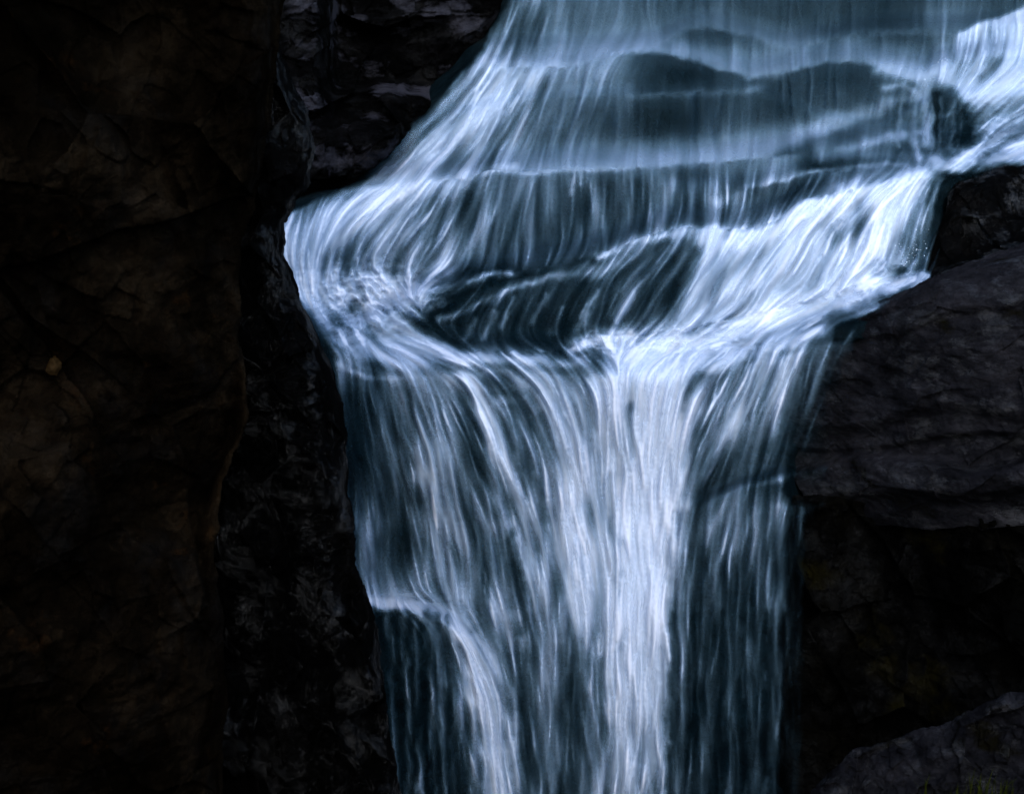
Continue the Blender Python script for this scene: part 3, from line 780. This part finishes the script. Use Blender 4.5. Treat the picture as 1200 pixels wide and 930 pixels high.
# ------------------------------------------------------------------ free-standing rocks
FRONT = {}
def front(name, px, py):
    x0, y0, st, Yf = FRONT[name]
    return float(Yf[int(round((py - y0) / st)), int(round((px - x0) / st))])
def rock(name, poly, Yedge, bulge, R_in, mat, label, cat, st=1.5, thick=1.2, fs=(1.6, 1.6), famp=0.12, seed=1, namp=0.08, fine=0.02, shape=None, smooth_edge=0.0, group=None, wa=5.0, big=0.0):
    p = np.array(poly, float)
    x = np.arange(p[:, 0].min() - 6, p[:, 0].max() + 6, st); y = np.arange(p[:, 1].min() - 6, p[:, 1].max() + 6, st)
    X, Y = np.meshgrid(x, y)
    w = wa * fbm(X / (8 * wa), Y / (8 * wa), seed=seed + 5, oct=4) + 1.4 * fbm(X / 11, Y / 11, seed=seed + 6, oct=3)
    sdist = inside(poly, X + w, Y + w * .6)
    t = np.clip(sdist / R_in, 0, 1)
    prof = np.sqrt(np.clip(1 - (1 - t) ** 2, 0, 1))
    base = Yedge(X, Y) if callable(Yedge) else Yedge + 0 * X
    xw, _, zw = at(X, Y, base)
    wx, wz = xw + .05 * fbm(xw * 2, zw * 2, seed=seed, oct=3), zw + .05 * fbm(xw * 2, zw * 2, seed=seed + 1, oct=3)
    ra, rb = wx * .88 + wz * .47, wz * .88 - wx * .47
    f1, c1 = facets(ra * fs[0], rb * fs[1], seed + 2, 1.1, .4)
    f2, c2 = facets(ra * fs[0] * 2.7 + 9, rb * fs[1] * 2.3, seed + 3, 1.1, .35)
    f3, c3 = facets(wx * fs[0] * 7.1 + 3, wz * fs[1] * 6.3, seed + 8, 1.2, .3)
    rel = famp * (f1 + .42 * f2 + .16 * f3 - .12 * np.exp(-(c1 / .05) ** 2)) + namp * fbm(xw * 1.2, zw * 1.2, seed=seed + 4, oct=5) + fine * fbm(xw * 9, zw * 9, seed=seed + 9, oct=4)
    if shape is not None: base = base + shape(X, Y, xw, zw)
    rel = rel + big * (fbm(xw * .55, zw * .55, seed=seed + 12, oct=2) + .6 * facets(ra * .5 + 4, rb * .42, seed + 13, 1.2, .6)[0])
    env = sstep(0, .25, t)
    Yf = base - bulge * prof + rel * env
    Yb = base + thick * prof + 0.02
    FRONT[name] = (x[0], y[0], st, Yf)
    keep = (sdist[1:, 1:] > 0) & (sdist[:-1, :-1] > 0) & (sdist[1:, :-1] > 0) & (sdist[:-1, 1:] > 0)
    H, W = X.shape
    used = np.zeros((H, W), bool)
    used[:-1, :-1] |= keep; used[1:, :-1] |= keep; used[:-1, 1:] |= keep; used[1:, 1:] |= keep
    gy_, gx_ = np.gradient(blur(sdist, 1.2), st)
    g2 = gx_ ** 2 + gy_ ** 2 + .2
    near = used & (sdist < 1.5 * st)
    X = np.where(near, X - sdist * gx_ / g2, X); Y = np.where(near, Y - sdist * gy_ / g2, Y)
    n = used.sum()
    idx = np.full((H, W), -1, np.int64); idx[used] = np.arange(n)
    a, b, c, d = idx[1:, :-1], idx[1:, 1:], idx[:-1, 1:], idx[:-1, :-1]
    front = np.stack([a[keep], b[keep], c[keep], d[keep]], 1)
    back = front[:, ::-1] + n
    Pf = np.stack(at(X, Y, Yf), -1)[used]
    Pb = np.stack(at(X, Y, Yb), -1)[used]
    # rim
    kp = np.pad(keep, 1)
    sides = []
    up = kp[1:-1, 1:-1] & ~kp[:-2, 1:-1]; sides.append((d[up], c[up]))
    dn = kp[1:-1, 1:-1] & ~kp[2:, 1:-1]; sides.append((b[dn], a[dn]))
    lf = kp[1:-1, 1:-1] & ~kp[1:-1, :-2]; sides.append((a[lf], d[lf]))
    rt = kp[1:-1, 1:-1] & ~kp[1:-1, 2:]; sides.append((c[rt], b[rt]))
    rim = np.concatenate([np.stack([s, s + n, e + n, e], 1)[:, ::-1] for s, e in sides], 0)
    return raw_mesh(name, np.concatenate([Pf, Pb]), np.concatenate([front, back, rim]), None, mat, True, label, cat, None, group)

def wall_shape(X, Y, xw, zw):
    # two sloping ledges that face the sky between upright breaks
    w = 10 * np.sin(X / 31.0) + 8 * vnoise(X / 18, Y / 30, seed=77)
    g = sstep(370, 400, X)
    return g * (1.1 * (1 - sstep(92, 124, Y + w * .5)) + .9 * (1 - sstep(132, 176, Y + w))) - g * .4
# back wall, upper left, behind the water's edge
rock('rock_wall', [(-150, -420), (640, -420), (600, -60), (590, 10), (566, 48), (540, 84), (516, 112), (484, 148), (452, 186), (430, 202), (394, 222), (350, 244), (300, 300), (270, 520), (-150, 520)],
     lambda X, Y: 13.3 + (200 - Y) * .0022, .35, 60, M_BACK,
     'dark layered rock wall behind the upper left edge of the water', 'rock wall', 1.5, 1.5, (1.1, 2.2), .22, 71, .15, .03, wall_shape)
# brown cliff on the left; its unseen top leans out, added to shade the face
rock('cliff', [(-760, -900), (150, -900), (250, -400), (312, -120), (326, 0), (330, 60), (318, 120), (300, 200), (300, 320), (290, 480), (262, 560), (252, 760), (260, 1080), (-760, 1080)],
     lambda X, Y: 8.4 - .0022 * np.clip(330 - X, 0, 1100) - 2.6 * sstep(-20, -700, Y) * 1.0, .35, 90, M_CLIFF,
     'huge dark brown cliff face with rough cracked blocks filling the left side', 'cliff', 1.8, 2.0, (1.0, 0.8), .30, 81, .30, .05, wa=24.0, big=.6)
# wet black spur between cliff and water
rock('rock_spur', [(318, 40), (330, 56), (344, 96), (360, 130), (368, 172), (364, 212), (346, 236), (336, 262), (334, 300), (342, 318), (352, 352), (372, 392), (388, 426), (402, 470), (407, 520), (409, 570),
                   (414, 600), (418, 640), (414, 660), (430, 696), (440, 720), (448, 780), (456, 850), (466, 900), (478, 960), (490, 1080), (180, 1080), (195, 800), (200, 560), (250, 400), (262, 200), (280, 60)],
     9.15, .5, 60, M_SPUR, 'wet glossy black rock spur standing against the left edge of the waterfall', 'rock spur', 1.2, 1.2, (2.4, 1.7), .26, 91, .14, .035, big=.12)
# boulder at upper right with water lapping over it
rock('boulder', [(1300, 176), (1200, 188), (1166, 195), (1146, 204), (1122, 216), (1106, 240), (1098, 262), (1086, 292), (1082, 318), (1100, 330), (1150, 310), (1300, 270)],
     lambda X, Y: depth(X, Y) + .02, .16, 50, M_SPUR, 'rounded black wet boulder below the frothing water at upper right', 'boulder', 1.3, 1.0, (2.0, 2.0), .10, 101, .08, .02)
# big sloping grey slab on the right
def slab_shape(X, Y, xw, zw):
    lay = 0
    for c, h, w in ((lambda x: 494 - (x - 1000) * .06 + 10 * np.sin(x / 37), .16, 9), (lambda x: 520 + 8 * np.sin(x / 51 + 1) - (x - 1000) * .03, .10, 4), (lambda x: 586 - (x - 1000) * .05 + 5 * np.sin(x / 29), .25, 8),
                    (lambda x: 400 - (x - 1000) * .25 + 6 * np.sin(x / 23), .07, 5), (lambda x: 345 - (x - 1080) * .35 + 6 * np.sin(x / 31), .10, 5)):
        lay = lay + h * sstep(-w, w, Y - c(X))
    # faces lean back above each break
    return lay * .8 - .18 * sstep(960, 1090, X)
rock('rock_slab', [(1340, 240), (1180, 290), (1090, 326), (1030, 352), (970, 390), (930, 430), (905, 480), (900, 540), (930, 560), (950, 592), (980, 612), (1100, 620), (1340, 612)],
     lambda X, Y: depth(X, Y) + .02 + .14 * sstep(1090, 960, X), .10, 70, M_SLAB, 'broad sloping grey black slab with wet streaks on the right of the fall', 'rock slab', 1.3, 1.2, (1.4, 2.6), .06, 111, .06, .022, slab_shape)
# undercut black rock below the slab
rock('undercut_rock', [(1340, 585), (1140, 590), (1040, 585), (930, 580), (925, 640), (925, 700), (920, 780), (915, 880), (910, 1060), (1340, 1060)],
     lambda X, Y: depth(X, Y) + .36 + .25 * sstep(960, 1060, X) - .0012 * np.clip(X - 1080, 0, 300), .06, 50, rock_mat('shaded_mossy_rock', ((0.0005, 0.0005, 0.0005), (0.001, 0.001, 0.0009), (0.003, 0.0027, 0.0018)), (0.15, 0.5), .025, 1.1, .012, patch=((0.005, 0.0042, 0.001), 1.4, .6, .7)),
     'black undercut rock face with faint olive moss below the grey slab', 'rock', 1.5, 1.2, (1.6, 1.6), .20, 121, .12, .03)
# foreground slab bottom right
rock('foreground_rock', [(1360, 760), (1215, 808), (1186, 811), (1160, 820), (1110, 845), (1050, 864), (996, 878), (985, 895), (960, 915), (930, 960), (900, 1060), (1360, 1060)],
     lambda X, Y: 9.2 - .0028 * np.clip(Y - 840, 0, 300), .30, 40, M_SLAB, 'low ridged grey rock in the bottom right corner with grass at its foot', 'rock', 1.3, 1.0, (2.2, 2.6), .14, 131, .08, .025)

# ------------------------------------------------------------------ gorge floor
gm = rock_mat('gorge_floor_rock', ((0.006, 0.006, 0.006), (0.012, 0.012, 0.012), (0.02, 0.02, 0.02)), (.4, .8), .04, .6, .02)
n = 81
gxs = np.sign(np.linspace(-1, 1, n)) * np.abs(np.linspace(-1, 1, n)) ** 3 * 400
G = np.stack(np.meshgrid(gxs, gxs + 6), -1)
GZ = -0.25 + .25 * fbm(G[..., 0] * .35, G[..., 1] * .35, seed=141) 
grid_mesh('ground', np.concatenate([G, GZ[..., None]], -1), np.ones((n - 1, n - 1), bool), None, gm, True, 'dark rocky floor of the gorge under the falls', 'ground', 'structure')

# ------------------------------------------------------------------ small things
OCHRE = rock_mat('ochre_stone', ((0.012, 0.007, 0.003), (0.030, 0.017, 0.006), (0.05, 0.03, 0.012)), (.7, .9), .01, 3.0, .004)
rock('stone', [(57, 415), (64, 416), (71, 424), (72, 432), (66, 440), (58, 439), (53, 435), (56, 426)], front('cliff', 62, 428) - .01, .09, 9, OCHRE,
     'small ochre stone lodged in a crack of the dark brown cliff', 'stone', .8, .10, (6, 6), .02, 151, .01, .006)

def leaf_mat():
    m, t, out = new_mat('grass_blade')
    d = t.nodes.new('ShaderNodeBsdfDiffuse'); tr = t.nodes.new('ShaderNodeBsdfTranslucent'); mx = t.nodes.new('ShaderNodeMixShader')
    n = t.nodes.new('ShaderNodeTexNoise'); n.inputs['Scale'].default_value = 14
    c = ramp(t, n.outputs['Fac'], [(.35, (0.010, 0.014, 0.002)), (.65, (0.032, 0.038, 0.005))])
    t.links.new(c, d.inputs['Color']); t.links.new(c, tr.inputs['Color'])
    mx.inputs[0].default_value = .35
    t.links.new(d.outputs[0], mx.inputs[1]); t.links.new(tr.outputs[0], mx.inputs[2]); t.links.new(mx.outputs[0], out.inputs['Surface'])
    return m
M_GRASS = leaf_mat()
random.seed(9)
def tuft(px, py, n, h, spread, label):
    Y = front('foreground_rock', px, py) - .02
    bx_, by_, bz_ = [float(v) for v in at(np.float64(px), np.float64(py), Y)]
    V, Q = [], []
    for b in range(n):
        a = random.uniform(0, 2 * math.pi); lean = random.uniform(.1, .55); hh = h * random.uniform(.55, 1.05); w = random.uniform(.0022, .0042)
        ox, oy = random.gauss(0, spread), random.gauss(0, spread * .4)
        ca, sa = math.cos(a), math.sin(a)
        for k in range(6):
            t = k / 5
            r = lean * hh * t * t
            c = (bx_ + ox + ca * r, by_ + oy + sa * r * .6, bz_ - .03 + hh * (t - .18 * lean * t * t))
            ww = w * (1 - t) ** .7 + .0002
            V += [(c[0] - sa * ww - .3 * ww, c[1] + ca * ww, c[2]), (c[0] + sa * ww + .3 * ww, c[1] - ca * ww, c[2])]
            if k: i = len(V) - 4; Q.append((i, i + 1, i + 3, i + 2))
    return raw_mesh('grass_tuft', np.array(V), np.array(Q), None, M_GRASS, True, label, 'grass tuft', None, 'grass tufts at the foot of the grey rock')
tuft(1084, 932, 6, .20, .012, 'few long thin grass blades standing apart at the left of the grey corner rock')
tuft(1118, 934, 14, .16, .03, 'small sparse grass tuft between the lone blades and the dense clump')
tuft(1152, 932, 34, .20, .06, 'dense green grass clump at the foot of the grey corner rock')
tuft(1178, 926, 12, .12, .03, 'short grass tuft right of the dense clump near the picture corner')

# droplets thrown up where the water strikes
drops = []
rg = np.random.default_rng(3)
for cx, cy, sx2, sy2, n in ((1072, 300, 8, 12, 34), (1064, 312, 10, 6, 16), (1108, 74, 4, 5, 10), (1090, 98, 6, 6, 8)):
    for k in range(n):
        px, py = cx + rg.normal() * sx2, cy - abs(rg.normal()) * sy2
        Y = float(depth(np.float64(px), np.float64(py))) - .10 - abs(rg.normal()) * .10
        drops.append((*[float(v) for v in at(np.float64(px), np.float64(py), Y)], abs(rg.normal()) * .0013 + .0010))
oct_v = np.array([(1, 0, 0), (-1, 0, 0), (0, 1, 0), (0, -1, 0), (0, 0, 1), (0, 0, -1)], float)
V, Q = [], []
for x, y, z, r in drops:
    ring = []
    b = len(V)
    for zz, rr in ((-1.0, .25), (-.5, .87), (.5, .87), (1.3, .2)):
        for k in range(6):
            V.append((x + r * rr * math.cos(k * 1.0472), y + r * rr * math.sin(k * 1.0472), z + r * zz))
    for l in range(3):
        for k in range(6):
            Q.append((b + l * 6 + k, b + l * 6 + (k + 1) % 6, b + l * 6 + 6 + (k + 1) % 6, b + l * 6 + 6 + k))
md, t, out = new_mat('water_drop')
dd = t.nodes.new('ShaderNodeBsdfDiffuse'); dd.inputs['Color'].default_value = (.74, .82, .95, 1)
t.links.new(dd.outputs[0], out.inputs['Surface'])
raw_mesh('spray', np.array(V), np.array(Q), None, md, True, 'fine spray of droplets thrown up where the falls strike rock', 'spray', 'stuff')

# ------------------------------------------------------------------ unseen gorge side behind the viewpoint, added to block low sky and darken reflections
ang = np.linspace(-100, 118, 110); hh = np.linspace(0, 1, 26)
AA, HT = np.meshgrid(np.radians(ang), hh)
rad = 15.5 + 1.2 * fbm(AA * 5, HT * 4, seed=161) - 2.0 * HT
top = 8.0 + 2.0 * fbm(AA * 3, 0 * AA, seed=162)
GP = np.stack([rad * np.sin(AA), 6 - rad * np.cos(AA), -.6 + HT * top], -1)
grid_mesh('added_gorge_side', GP, np.ones((25, 109), bool), None, gm, True, 'unseen dark gorge side added behind the viewpoint to block low sky', 'added gorge side', 'structure')
